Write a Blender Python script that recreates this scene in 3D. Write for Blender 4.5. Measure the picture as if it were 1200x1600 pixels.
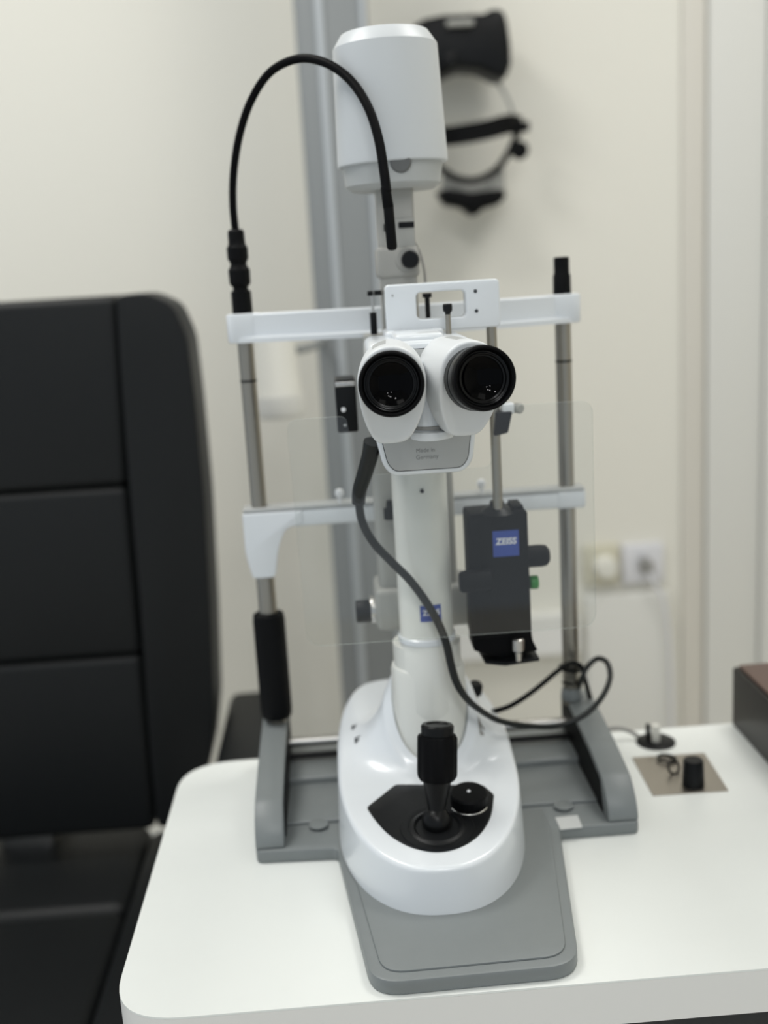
import bpy, bmesh, math, random
from mathutils import Vector, Matrix
random.seed(4)
PI = math.pi
sc = bpy.context.scene
for o in list(bpy.data.objects):
    bpy.data.objects.remove(o)
COL = sc.collection

# ---------------------------------------------------------------- camera
# world: z = 0 is the table top, +y points away from the camera, metres
H = .48
F = 1706.0
vy = Vector((514-600, 432-800, F)).normalized()
vz = -Vector((467, 7800, F)); vz = (vz - vz.dot(vy)*vy).normalized()
vx = vy.cross(vz)
def at(px, py, Y):
    c = Vector((px-600, py-800, F))
    r = Vector((vx.dot(c), vy.dot(c), vz.dot(c)))
    return r*(Y/r.y) + Vector((0, 0, H))
cam = bpy.data.cameras.new('camera')
cam.sensor_fit = 'VERTICAL'; cam.sensor_height = 36; cam.lens = F*36/1600
cam.clip_start = .02
cam.dof.use_dof = True; cam.dof.focus_distance = .748; cam.dof.aperture_fstop = 3.3
co = bpy.data.objects.new('camera', cam); COL.objects.link(co)
# image x -> right, image y -> down, z -> forward
rx = Vector((vx.x, vy.x, vz.x)); ry = -Vector((vx.y, vy.y, vz.y)); rz = -Vector((vx.z, vy.z, vz.z))
co.matrix_world = Matrix(((rx.x, ry.x, rz.x, 0), (rx.y, ry.y, rz.y, 0), (rx.z, ry.z, rz.z, H), (0, 0, 0, 1)))
sc.camera = co

# ---------------------------------------------------------------- world, lights, exposure
sc.view_settings.view_transform = 'Standard'; sc.view_settings.look = 'None'
sc.view_settings.gamma = 1; sc.view_settings.use_curve_mapping = False
sc.view_settings.exposure = 0.0
w = bpy.data.worlds.new('world'); sc.world = w; w.use_nodes = True
w.node_tree.nodes['Background'].inputs[0].default_value = (.83, .92, 1, 1)
w.node_tree.nodes['Background'].inputs[1].default_value = .62
def area(name, loc, size, power, col=(1, .985, .95), rot=(0, 0, 0)):
    l = bpy.data.lights.new(name, 'AREA'); l.shape = 'RECTANGLE'; l.size = size[0]; l.size_y = size[1]
    l.energy = power; l.color = col
    o = bpy.data.objects.new(name, l); o.location = loc; o.rotation_euler = rot; COL.objects.link(o)
for p, e in (((-.75, 1.10, 1.88), 15.5), ((.85, 1.15, 1.88), 11.5), ((-.65, .2, 1.88), 3.2), ((.85, .05, 1.88), 1.5)):
    area('ceiling_panel_lamp', p, (.6, .6), e)
for p in ((.12, -.75, 1.885), (.02, -1.7, 1.885), (.5, -1.5, 1.885), (-.35, -.45, 1.885), (.32, -.9, 1.885)):
    l = bpy.data.lights.new('downlight_lamp', 'AREA'); l.shape = 'DISK'; l.size = .09; l.energy = 3.6
    o = bpy.data.objects.new('downlight_lamp', l); o.location = p; COL.objects.link(o)

# ---------------------------------------------------------------- materials
def mat(name, col, rough=.5, metal=0, coat=0, noise=None, bump=None, spec=.5):
    m = bpy.data.materials.new(name); m.use_nodes = True; nt = m.node_tree
    b = nt.nodes['Principled BSDF']
    b.inputs['Base Color'].default_value = (*col, 1); b.inputs['Roughness'].default_value = rough
    b.inputs['Metallic'].default_value = metal; b.inputs['Coat Weight'].default_value = coat
    b.inputs['Specular IOR Level'].default_value = spec
    if coat: b.inputs['Coat Roughness'].default_value = .12
    tc = nt.nodes.new('ShaderNodeTexCoord')
    if noise:
        sca, amt = noise
        n = nt.nodes.new('ShaderNodeTexNoise'); n.inputs['Scale'].default_value = sca; n.inputs['Detail'].default_value = 3
        r = nt.nodes.new('ShaderNodeMixRGB'); r.inputs[1].default_value = (*[c*(1-amt) for c in col], 1)
        r.inputs[2].default_value = (*[min(1, c*(1+amt)) for c in col], 1)
        nt.links.new(tc.outputs['Object'], n.inputs['Vector']); nt.links.new(n.outputs['Fac'], r.inputs[0])
        nt.links.new(r.outputs[0], b.inputs['Base Color'])
    if bump:
        sca, st = bump
        n = nt.nodes.new('ShaderNodeTexNoise'); n.inputs['Scale'].default_value = sca; n.inputs['Detail'].default_value = 4
        bp = nt.nodes.new('ShaderNodeBump'); bp.inputs['Strength'].default_value = st; bp.inputs['Distance'].default_value = .001
        nt.links.new(tc.outputs['Object'], n.inputs['Vector']); nt.links.new(n.outputs['Fac'], bp.inputs['Height'])
        nt.links.new(bp.outputs[0], b.inputs['Normal'])
    return m
M = dict(
    wall=mat('wall_paint', (.83, .81, .735), .7, noise=(1.2, .012)),
    ceil=mat('ceiling_paint', (.85, .85, .83), .8),
    trimtan=mat('trim_tan', (.72, .69, .625), .6),
    trimpale=mat('trim_pale', (.76, .755, .715), .6),
    floor=mat('floor_vinyl', (.64, .60, .52), .5, noise=(9, .06)),
    table=mat('white_laminate', (.82, .84, .81), .32, noise=(30, .01)),
    tedge=mat('white_edging', (.80, .79, .76), .45),
    under=mat('table_frame_dark', (.015, .018, .02), .5),
    white=mat('white_enamel', (.74, .77, .795), .28, coat=.4),
    white2=mat('white_plastic', (.715, .735, .745), .38, bump=(900, .05)),
    cream=mat('cream_enamel', (.74, .745, .70), .3, coat=.3),
    plate=mat('grey_face_plate', (.42, .43, .425), .42),
    grey=mat('grey_base_enamel', (.195, .212, .213), .42, noise=(60, .03), bump=(700, .08)),
    warm=mat('warm_grey_enamel', (.36, .36, .335), .45),
    neck=mat('stone_grey_enamel', (.36, .355, .33), .45),
    shell=mat('pale_blue_grey_shell', (.61, .635, .65), .38, bump=(900, .05)),
    knobgrey=mat('dark_grey_plastic', (.13, .135, .135), .45),
    skirt=mat('lamp_collar_grey', (.46, .475, .47), .45),
    black=mat('black_plastic', (.005, .0055, .0063), .38, spec=.2),
    matte=mat('matte_black', (.003, .0032, .0036), .55, bump=(500, .15), spec=.12),
    rubber=mat('black_rubber', (.0035, .0035, .0040), .5, bump=(800, .2), spec=.07),
    satin=mat('satin_black_metal', (.005, .0052, .0055), .3, spec=.2),
    gloss=mat('gloss_black_metal', (.002, .002, .0022), .2, spec=.22),
    glass=mat('coated_lens', (.0003, .0003, .0006), .012, spec=.07),
    chrome=mat('brushed_steel', (.56, .545, .52), .26, metal=1),
    pole=mat('satin_steel_tube', (.33, .31, .27), .34, metal=1),
    steel=mat('steel_panel', (.42, .385, .34), .38, metal=1, noise=(14, .08)),
    cable=mat('grey_cable_sheath', (.010, .012, .012), .42, spec=.35),
    leather=mat('black_leatherette', (.0065, .0075, .008), .5, spec=.3, noise=(4, .1), bump=(350, .25)),
    alu=mat('grey_column_paint', (.255, .27, .275), .45),
    alul=mat('column_highlight', (.46, .49, .515), .35),  # paler copy of the column grey: ridge highlights put into the colour
    blue=mat('blue_label', (.035, .075, .36), .45),
    ink=mat('white_print', (.85, .86, .88), .5),
    dark=mat('dark_print', (.03, .035, .04), .5),
    faint=mat('engraved_print', (.28, .285, .28), .5),
    lamp=mat('ivory_lamp_shade', (.73, .72, .66), .45),
    green=mat('green_cap', (.02, .25, .03), .4),
    brown=mat('brown_wood', (.11, .065, .05), .42, noise=(22, .2)),
    carc=mat('black_brown_laminate', (.018, .0165, .015), .4, spec=.3),
    sock=mat('socket_white', (.76, .76, .79), .35),
    socky=mat('yellowed_socket', (.66, .63, .50), .4),
    plug=mat('plug_white', (.80, .79, .72), .4),
    cord=mat('grey_cord', (.28, .275, .26), .5),
    paper=mat('sticker_white', (.62, .63, .62), .5),
)
# clear acrylic: transparent with fresnel reflection
m = bpy.data.materials.new('clear_acrylic'); m.use_nodes = True; nt = m.node_tree
for n in list(nt.nodes):
    if n.type != 'OUTPUT_MATERIAL': nt.nodes.remove(n)
tr = nt.nodes.new('ShaderNodeBsdfTransparent'); tr.inputs[0].default_value = (.97, .975, .97, 1)
gl = nt.nodes.new('ShaderNodeBsdfGlossy'); gl.inputs['Roughness'].default_value = .015
fr = nt.nodes.new('ShaderNodeFresnel')
gm = nt.nodes.new('ShaderNodeNewGeometry'); mr = nt.nodes.new('ShaderNodeMapRange')       # both faces of the sheet see air to acrylic
mr.inputs[3].default_value = 1.49; mr.inputs[4].default_value = 1/1.49
nt.links.new(gm.outputs['Backfacing'], mr.inputs[0]); nt.links.new(mr.outputs[0], fr.inputs[0])
mx = nt.nodes.new('ShaderNodeMixShader')
nt.links.new(fr.outputs[0], mx.inputs[0]); nt.links.new(tr.outputs[0], mx.inputs[1]); nt.links.new(gl.outputs[0], mx.inputs[2])
nt.links.new(mx.outputs[0], nt.nodes['Material Output'].inputs[0])
M['acrylic'] = m
m = bpy.data.materials.new('acrylic_edge'); m.use_nodes = True; nt = m.node_tree
for n in list(nt.nodes):
    if n.type != 'OUTPUT_MATERIAL': nt.nodes.remove(n)
tr = nt.nodes.new('ShaderNodeBsdfTransparent'); tr.inputs[0].default_value = (.9, .93, .91, 1)
gl = nt.nodes.new('ShaderNodeBsdfDiffuse'); gl.inputs[0].default_value = (.75, .8, .77, 1)
mx = nt.nodes.new('ShaderNodeMixShader'); mx.inputs[0].default_value = .28
nt.links.new(tr.outputs[0], mx.inputs[1]); nt.links.new(gl.outputs[0], mx.inputs[2])
nt.links.new(mx.outputs[0], nt.nodes['Material Output'].inputs[0])
M['acrylic_edge'] = m

# ---------------------------------------------------------------- helpers
def obj(name, bm, mt, parent=None, smooth=38, mats=None):
    me = bpy.data.meshes.new(name)
    bmesh.ops.remove_doubles(bm, verts=bm.verts, dist=1e-6)
    bmesh.ops.recalc_face_normals(bm, faces=bm.faces)
    bm.to_mesh(me); bm.free()
    o = bpy.data.objects.new(name, me); COL.objects.link(o)
    me.materials.append(M[mt])
    for x in mats or []: me.materials.append(M[x])
    if smooth:
        me.shade_smooth(); me.set_sharp_from_angle(angle=math.radians(smooth))
    if parent:
        o.parent = parent
        o.matrix_parent_inverse = world(parent).inverted()
    return o
def world(o):
    m = Matrix.LocRotScale(o.location, o.rotation_euler, o.scale)
    return world(o.parent) @ o.matrix_parent_inverse @ m if o.parent else m
def thing(name, label, cat, loc=(0, 0, 0), group=None):
    o = bpy.data.objects.new(name, None); COL.objects.link(o); o.location = loc
    o.empty_display_size = .02
    return tag(o, label, cat, group)
def tag(o, label, cat, group=None):
    o['label'] = label; o['category'] = cat
    if group: o['group'] = group
    return o
def struct(name, bm, mt, **k):
    o = obj(name, bm, mt, **k); o['kind'] = 'structure'; return o
def merge(dst, src):
    me = bpy.data.meshes.new('tmp'); src.to_mesh(me); src.free(); dst.from_mesh(me); bpy.data.meshes.remove(me); return dst
def bx(x0, x1, y0, y1, z0, z1, bev=0, seg=3, rot=None, into=None):
    b = bmesh.new(); bmesh.ops.create_cube(b, size=1)
    for v in b.verts:
        v.co = Vector(((x0+x1)/2+v.co.x*(x1-x0), (y0+y1)/2+v.co.y*(y1-y0), (z0+z1)/2+v.co.z*(z1-z0)))
    if bev: bmesh.ops.bevel(b, geom=b.edges[:], offset=bev, segments=seg, profile=.5, affect='EDGES')
    if rot: b.transform(rot)
    return merge(into, b) if into else b
def frame(loc, axis, up=(0, 0, 1)):
    """matrix whose local z is axis"""
    z = Vector(axis).normalized(); u = Vector(up)
    if abs(z.dot(u)) > .99: u = Vector((0, 1, 0))
    x = u.cross(z).normalized(); y = z.cross(x)
    m = Matrix((x, y, z)).transposed().to_4x4(); m.translation = Vector(loc); return m
def lathe(prof, mtx=None, seg=48, flute=0, into=None, flute_n=24):
    b = bmesh.new(); rings = []
    for r, z in prof:
        if r < 1e-6: rings.append([b.verts.new((0, 0, z))]); continue
        rings.append([b.verts.new(((r)*math.cos(2*PI*i/seg), (r)*math.sin(2*PI*i/seg), z)) for i in range(seg)])
    if len(rings[0]) > 1 and len(rings[-1]) > 1: rings.append(rings[0])      # an annular profile closes on itself
    for a, c in zip(rings, rings[1:]):
        for i in range(seg):
            j = (i+1) % seg
            if len(a) == 1 and len(c) == 1: continue
            if len(a) == 1: b.faces.new((a[0], c[i], c[j]))
            elif len(c) == 1: b.faces.new((a[i], a[j], c[0]))
            else: b.faces.new((a[i], a[j], c[j], c[i]))
    if rings[0] is not rings[-1]:
        for e in (rings[0], rings[-1]):
            if len(e) > 2: b.faces.new(e)
    if flute:
        for v in b.verts:
            a = math.atan2(v.co.y, v.co.x); k = 1-flute*(.5+.5*math.cos(a*flute_n)); v.co.x *= k; v.co.y *= k
    if mtx: b.transform(mtx)
    return merge(into, b) if into else b
def cyl(p0, p1, r, r1=None, bev=.0, seg=32, into=None):
    p0 = Vector(p0); p1 = Vector(p1); L = (p1-p0).length; r1 = r if r1 is None else r1
    if bev: pr = [(0, 0), (r-bev, 0), (r-bev*.3, bev*.3), (r, bev), (r1, L-bev), (r1-bev*.3, L-bev*.3), (r1-bev, L), (0, L)]
    else: pr = [(0, 0), (r, 0), (r1, L), (0, L)]
    return lathe(pr, frame(p0, p1-p0), seg, into=into)
def prism(pts, d0, d1, plane='XZ', bev=0, seg=3, into=None, side=None):
    """pts polygon in the plane, extruded along the third axis between d0 and d1"""
    b = bmesh.new()
    def P(u, v, d): return {'XZ': (u, d, v), 'XY': (u, v, d), 'YZ': (d, u, v)}[plane]
    a = [b.verts.new(P(u, v, d0)) for u, v in pts]; c = [b.verts.new(P(u, v, d1)) for u, v in pts]
    n = len(pts); b.faces.new(a); b.faces.new(c)
    for i in range(n):
        f = b.faces.new((a[i], a[(i+1) % n], c[(i+1) % n], c[i]))
        if side: f.material_index = side
    bmesh.ops.recalc_face_normals(b, faces=b.faces)
    if bev:
        ed = [e for e in b.edges if e.calc_face_angle(0) > .5]
        bmesh.ops.bevel(b, geom=ed, offset=bev, segments=seg, profile=.5, affect='EDGES', clamp_overlap=True)
    return merge(into, b) if into else b
def rounded(pts, radii, n=6):
    """round the corners of a polygon"""
    out = []; N = len(pts)
    if not hasattr(radii, '__len__'): radii = [radii]*N
    for i in range(N):
        p = Vector(pts[i]); a = Vector(pts[i-1]); c = Vector(pts[(i+1) % N]); r = radii[i]
        if r <= 0: out.append(tuple(p)); continue
        da = (a-p); dc = (c-p); t = min(r, da.length*.49, dc.length*.49)
        s = p+da.normalized()*t; e = p+dc.normalized()*t
        for k in range(n+1):
            q = k/n; out.append(tuple(s*(1-q)**2+p*2*q*(1-q)+e*q*q))
    return out
def spline(pts, n=10):
    P = [Vector(p) for p in pts]; P = [P[0]*2-P[1]]+P+[P[-1]*2-P[-2]]; out = []
    for i in range(1, len(P)-2):
        for k in range(n):
            t = k/n
            out.append(.5*((2*P[i])+(P[i+1]-P[i-1])*t+(2*P[i-1]-5*P[i]+4*P[i+1]-P[i+2])*t*t+(3*P[i]-3*P[i+1]+P[i+2]-P[i-1])*t**3))
    out.append(P[-2]); return out
def tube(pts, r, n=10, seg=14, smooth=True, ridge=0, into=None):
    path = spline(pts, n) if smooth else [Vector(p) for p in pts]
    N = len(path); rad = (lambda q: r) if not callable(r) else r
    b = bmesh.new(); rings = []; nrm = None
    for i, p in enumerate(path):
        t = (path[min(i+1, N-1)]-path[max(i-1, 0)]).normalized()
        if nrm is None: nrm = t.orthogonal().normalized()
        nrm = (nrm-t*nrm.dot(t)).normalized(); bi = t.cross(nrm)
        rr = rad(i/(N-1))*(1+(ridge if i % 2 else 0))
        rings.append([b.verts.new(p+rr*(nrm*math.cos(2*PI*k/seg)+bi*math.sin(2*PI*k/seg))) for k in range(seg)])
    for a, c in zip(rings, rings[1:]):
        for k in range(seg): b.faces.new((a[k], a[(k+1) % seg], c[(k+1) % seg], c[k]))
    b.faces.new(rings[0]); b.faces.new(rings[-1])
    return merge(into, b) if into else b
def text(s, size, mtx, depth=.0002, bold=.0, shear=0, xs=1):
    c = bpy.data.curves.new('txt', 'FONT'); c.body = s; c.size = size; c.extrude = depth; c.offset = bold; c.shear = shear
    c.align_x = 'CENTER'; c.align_y = 'CENTER'
    o = bpy.data.objects.new('txt', c); COL.objects.link(o)
    bpy.context.view_layer.update()
    me = bpy.data.meshes.new_from_object(o.evaluated_get(bpy.context.evaluated_depsgraph_get()))
    b = bmesh.new(); b.from_mesh(me); bpy.data.objects.remove(o); bpy.data.meshes.remove(me)
    b.transform(mtx @ Matrix.Diagonal((xs, 1, 1, 1))); return b
FRONT = Matrix(((1, 0, 0, 0), (0, 0, -1, 0), (0, 1, 0, 0), (0, 0, 0, 1)))       # text plane facing -y
def front(x, y, z): return Matrix.Translation((x, y, z)) @ FRONT

# ================================================================= the room
FZ = -.76
struct('floor', bx(-2, 2.2, -2.2, 2.3, FZ-.05, FZ), 'floor')
struct('ceiling', bx(-2, 2.2, -2.2, 2.3, 1.9, 1.95), 'ceil')
struct('wall_back', bx(-2, 2.2, 2.2, 2.3, FZ, 1.9), 'wall')
struct('wall_right', bx(2.2, 2.3, -2.2, 2.3, FZ, 1.9), 'wall')
struct('baseboard_back', bx(-2, .70, 2.185, 2.2, FZ, FZ+.09, .004), 'trimpale')
struct('trim_1', bx(.700, .748, 2.190, 2.2, FZ, 1.9, .004), 'trimtan')                       # frame of the pale door
d = struct('door_1', bx(.750, .862, 2.182, 2.2, FZ, 1.9, .002), 'trimpale')
struct('trim_2', bx(.864, .95, 2.165, 2.2, FZ, 1.9, .006), 'trimpale')
struct('trim_3', prism(rounded([(.05, -.24), (.475, -.24), (.475, -.325), (.05, -.325)], .01), 2.165, 2.2, 'XZ'), 'ceil')
struct('trim_4', bx(.490, .672, 2.175, 2.2, FZ, -.205, .01), 'trimpale')

# ================================================================= equipment column with its lamp arm
t = thing('equipment_column', 'tall grey painted metal column standing against the cream wall behind the instrument', 'column', (.03, 1.95, FZ))
obj('post', bx(-.029, .094, 1.95, 2.05, FZ+.03, 1.5, .012), 'alu', t)
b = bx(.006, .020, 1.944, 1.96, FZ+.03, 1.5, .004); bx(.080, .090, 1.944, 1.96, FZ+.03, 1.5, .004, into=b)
obj('highlight_ridge', b, 'alul', t)  # profile ridges, their highlight painted on as a paler grey
obj('foot', bx(-.16, .22, 1.82, 2.15, FZ, FZ+.03, .008), 'alu', t)
t = thing('examination_lamp', 'ivory cup-shaped lamp on a short grey arm fixed to the grey column', 'lamp', (-.085, 1.7, .28))
mtx = Matrix.Translation((-.088, 1.7, .272)) @ Matrix.Rotation(math.radians(-1), 4, 'Y')
obj('lamp_shade', lathe([(0, .002), (.026, .002), (.0355, 0), (.037, .004), (.035, .035), (.0345, .036), (.0305, .136), (.027, .146), (.018, .15), (0, .15)], mtx), 'lamp', t)
obj('rim_band', lathe([(.0352, .034), (.0375, .035), (.0385, .006), (.0375, .003), (.035, .003)], mtx), 'trimpale', t)
obj('arm', tube([(-.06, 1.7, .372), (-.04, 1.75, .372), (-.025, 1.84, .372), (-.02, 1.955, .372)], .0065, 8), 'alu', t)

# ================================================================= headset hanging on the wall
t = thing('binocular_headset', 'black head-mounted examination headset hanging on the cream wall', 'headset', (.28, 2.12, .65))
pts = [at(*p, 2.1) for p in ((640, 48), (660, 36), (690, 30), (752, 28), (765, 20), (782, 22), (788, 40), (793, 75), (794, 105), (786, 128), (770, 124), (745, 112), (715, 110), (690, 122), (660, 122), (640, 100))]
obj('optics_housing', prism([(p.x, p.z) for p in pts], 2.06, 2.15, 'XZ', bev=.009), 'black', t)
a = at(718, 38, 2.06)
obj('adjusting_lever', bx(a.x-.024, a.x+.024, 2.045, 2.07, a.z-.005, a.z+.005, .002), 'warm', t)
a = at(703, 95, 2.06)
obj('eyepiece_window', cyl((a.x, 2.045, a.z), (a.x, 2.07, a.z), .013, bev=.002), 'satin', t)
def strap(px, w, th, name, mt, Y0=2.1):
    P = spline([at(x, y, Y0+dy) for x, y, dy in px], 6); bm = bmesh.new(); rg = []
    for i, p in enumerate(P):
        tt = (P[min(i+1, len(P)-1)]-P[max(i-1, 0)]).normalized(); n = Vector((0, 1, 0)); s = tt.cross(n).normalized()
        rg.append([bm.verts.new(p+s*w/2*a+n*th*c) for a, c in ((-1, -.5), (1, -.5), (1, .5), (-1, .5))])
    for a, c in zip(rg, rg[1:]):
        for k in range(4): bm.faces.new((a[k], a[(k+1) % 4], c[(k+1) % 4], c[k]))
    bm.faces.new(rg[0]); bm.faces.new(rg[-1])
    return obj(name, bm, mt, t)
strap([(660, 200, .02), (690, 212, 0), (720, 210, -.02), (760, 203, -.02), (795, 194, 0), (815, 197, .03)], .034, .006, 'head_band', 'matte')
strap([(660, 240, .03), (690, 264, .0), (715, 279, -.01), (745, 281, -.01), (775, 265, 0), (795, 238, .02), (808, 210, .04)], .012, .006, 'rear_strap', 'matte')
strap([(770, 118, .03), (785, 140, .02), (797, 165, .02), (805, 195, .03)], .006, .004, 'side_wire', 'warm')
a = at(813, 236, 2.12); obj('tightening_knob', cyl((a.x-.005, 2.10, a.z), (a.x+.002, 2.14, a.z), .017, .014, bev=.003), 'matte', t)
a = at(818, 198, 2.12); obj('band_clip', bx(a.x-.018, a.x+.010, 2.11, 2.13, a.z-.009, a.z+.009, .003), 'matte', t)
pts = [at(*p, 2.12) for p in ((692, 272), (745, 284), (788, 262), (790, 305), (740, 312), (690, 300))]
obj('rear_pad', prism([(p.x, p.z) for p in pts], 2.12, 2.14, 'XZ', bev=.004), 'warm', t)
pts = [at(*p, 2.1) for p in ((682, 300), (700, 296), (735, 302), (782, 296), (790, 306), (778, 320), (755, 326), (742, 338), (732, 334), (722, 324), (695, 320))]
obj('battery_pod', prism([(p.x, p.z) for p in pts], 2.08, 2.14, 'XZ', bev=.006), 'matte', t)
b = cyl((.29, 2.2, .925), (.29, 2.12, .925), .006); tag(obj('wall_hook', b, 'black'), 'small black hook on the cream wall holding up the black headset', 'hook')

# ================================================================= sockets and plugs
def socket(x, z, w, mt, label):
    s = thing('wall_socket', label, 'socket', (x, 2.2, z-.045), 'electrical sockets on the cream wall')
    obj('face_plate', bx(x-w/2, x+w/2, 2.185, 2.2, z-.043, z+.043, .004), mt, s)
    b = bx(x-.006, x+.004, 2.180, 2.19, z+.018, z+.03, .001)
    obj('switch', b, mt, s)
    return s
socket(.528, -.143, .075, 'socky', 'yellowed wall socket carrying a round white plug, nearer the steel pole')
socket(.617, -.146, .088, 'sock', 'bluish white wall socket with a grey plugged-in lead, right of the yellowed socket')
tag(obj('round_plug', lathe([(0, 0), (.024, 0), (.024, .02), (.019, .034), (0, .036)], frame((.533, 2.184, -.143), (0, -1, 0))), 'plug'), 'round cream-white plug pushed into the yellowed wall socket', 'plug')
t = thing('plug_lead', 'thin pale grey lead hanging from the plug in the bluish white socket', 'cord', (.62, 2.16, -.19))
obj('plug', bx(.606, .630, 2.155, 2.186, -.158, -.134, .004), 'cord', t)
obj('cord', tube([(.618, 2.16, -.155), (.630, 2.155, -.18), (.650, 2.155, -.22), (.662, 2.158, -.30), (.668, 2.16, -.45), (.668, 2.16, -.70)], .004), 'sock', t)

# ================================================================= examination chair
CX = -.46
t = thing('examination_chair', 'black leatherette examination chair with piped seams to the left of the white table', 'chair', (CX, 1.25, FZ))
def back_pts(px): return [(at(x, y, 1.4).x, at(x, y, 1.4).z) for x, y in px]
def mir(p): return [(2*CX-x, z) for x, z in p][::-1]
bol = rounded(back_pts([(184, 461), (232, 457), (272, 475), (295, 525), (307, 620), (322, 780), (332, 960), (337, 1110), (330, 1190), (268, 1285), (248, 1285), (238, 1180), (222, 950), (204, 750), (190, 560)]), .012, 4)
obj('backrest_bolster', prism(bol, 1.385, 1.49, 'XZ', bev=.016, seg=5), 'leather', t, smooth=60)
obj('backrest_bolster', prism(mir(bol), 1.385, 1.49, 'XZ', bev=.016, seg=5), 'leather', t, smooth=60)
def cpanel(l0, l1, y0, y1, name):
    a = back_pts([(l0, y0), (l1, y1)]); e = .0012
    return obj(name, prism([(a[0][0]-e, a[0][1]), (2*CX-a[0][0]+e, a[0][1]), (2*CX-a[1][0]+e, a[1][1]), (a[1][0]-e, a[1][1])], 1.39, 1.48, 'XZ', bev=.011, seg=5), 'leather', t, smooth=60)
cpanel(186, 203, 461, 757, 'backrest_panel')
cpanel(203, 225, 757, 1020, 'backrest_panel')
cpanel(225, 246, 1020, 1292, 'backrest_panel')
obj('back_shell', bx(CX-.24, CX+.24, 1.47, 1.51, -.20, .44, .015), 'matte', t)
b = bx(CX-.06, CX+.02, 1.44, 1.52, -.45, -.15, .01); obj('back_hinge', b, 'chrome', t)
SZ = -.288
def spad(x0, x1, y0, y1, name, z=SZ):
    obj(name, bx(x0, x1, y0, y1, z-.10, z, .018, 5), 'leather', t, smooth=60)
sr = -.312
spad(2*CX-sr, sr, 1.268, 1.49, 'seat_panel'); spad(2*CX-sr, sr, .86, 1.268, 'seat_panel')
spad(sr, -.225, .86, 1.465, 'seat_bolster', SZ+.004); spad(2*CX+.225, 2*CX-sr, .86, 1.465, 'seat_bolster', SZ+.004)
obj('seat_frame', bx(CX-.2, CX+.2, .92, 1.44, -.46, -.395, .01), 'matte', t)
obj('pedestal', cyl((CX, 1.2, FZ+.02), (CX, 1.2, -.45), .07, bev=.004), 'chrome', t)
obj('foot', lathe([(0, 0), (.27, 0), (.27, .012), (.10, .03), (0, .03)], Matrix.Translation((CX, 1.2, FZ))), 'matte', t)
for s, (x0, x1) in enumerate(((-.186, -.118), (2*CX+.118, 2*CX+.186))):
    a = obj('armrest', bx(x0, x1, 1.09, 1.52, -.165, -.105, .014, 4), 'leather', t, smooth=60)
    xc = (x0+x1)/2
    obj('arm_support', bx(xc-.015, xc+.015, 1.36, 1.42, -.44, -.16, .004), 'matte', a)
    obj('arm_bracket', bx(min(xc, CX), max(xc, CX), 1.37, 1.41, -.445, -.415, .004), 'matte', a)

# ================================================================= the white table
t = thing('instrument_table', 'white laminate instrument table with rounded corners carrying the slit lamp', 'table', (.2, .85, FZ))
TX1 = .86; TT = .034
out = rounded([(-.182, .652), (TX1, .652), (TX1, 1.05), (-.182, 1.05)], [.05, .03, .03, .055], 10)
obj('tabletop', prism(out, -.0015, 0, 'XY'), 'table', t)
obj('edge_band', prism(out, -TT, -.0016, 'XY'), 'tedge', t)
obj('under_frame', bx(-.10, TX1-.05, .685, 1.0, -TT-.07, -TT, .004), 'under', t)
obj('leg_column', bx(.25, .40, .78, .92, FZ+.04, -TT-.07, .01), 'under', t)
obj('foot', bx(-.02, .70, .72, 1.0, FZ, FZ+.04, .01), 'under', t)

# steel switch plate, grommet, rings, box on the table
t = thing('switch_plate', 'flat brushed steel plate with a black tapered knob let into the white table', 'control plate', (.30, .945, 0))
obj('plate', prism([(.263, .9065), (.332, .9045), (.3368, .984), (.2655, .986)], 0, .0012, 'XY'), 'steel', t)
obj('knob', lathe([(0, 0), (.0102, 0), (.0100, .004), (.0092, .024), (.0085, .0255), (0, .0255)], Matrix.Translation((.3045, .9195, .0012)), flute=.05, flute_n=18, seg=72), 'black', t)
def ring(p, r, wr, ax):
    m4 = frame(p, ax); P = [m4 @ Vector((r*math.cos(a*2*PI/24), r*math.sin(a*2*PI/24), 0)) for a in range(25)]
    return tube(P, wr, smooth=False, seg=10)
tag(obj('split_ring', ring((.2965, .974, .0032), .0085, .0013, (.1, .0, 1)), 'satin'), 'larger thin metal ring lying on the rear half of the steel plate', 'ring')
tag(obj('split_ring', ring((.2945, .9465, .0070), .0062, .0012, (.35, -.8, .35)), 'satin'), 'smaller metal ring propped against the black tapered knob on the steel plate', 'ring')
t = thing('cable_grommet', 'round black cable grommet with a pale peg near the back edge of the white table', 'grommet', (.2975, 1.018, 0))
obj('cap', lathe([(0, 0), (.0195, 0), (.0195, .0015), (.017, .003), (0, .003)], Matrix.Translation((.2985, 1.018, 0))), 'black', t)
obj('peg', cyl((.2975, 1.014, .002), (.2972, 1.014, .021), .0042, bev=.001), 'lamp', t)
obj('latch', bx(.2895, .2935, 1.018, 1.024, .002, .019, .001), 'black', t)
tag(obj('grey_cord', tube([(.237, 1.035, .0035), (.250, 1.032, .011), (.262, 1.030, .013), (.274, 1.028, .010), (.283, 1.024, .0045)], .0022), 'cord'), 'short grey cord arching over the table between the base block and the black grommet', 'cord')
t = thing('storage_box', 'low dark box with a brown wooden top at the right end of the table', 'box', (.5, .9, 0))
obj('carcass', bx(.387, .74, .70, 1.047, .0, .064, .003), 'carc', t)
obj('lid', bx(.392, .735, .705, 1.042, .0635, .0675, .0015), 'brown', t)

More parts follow.
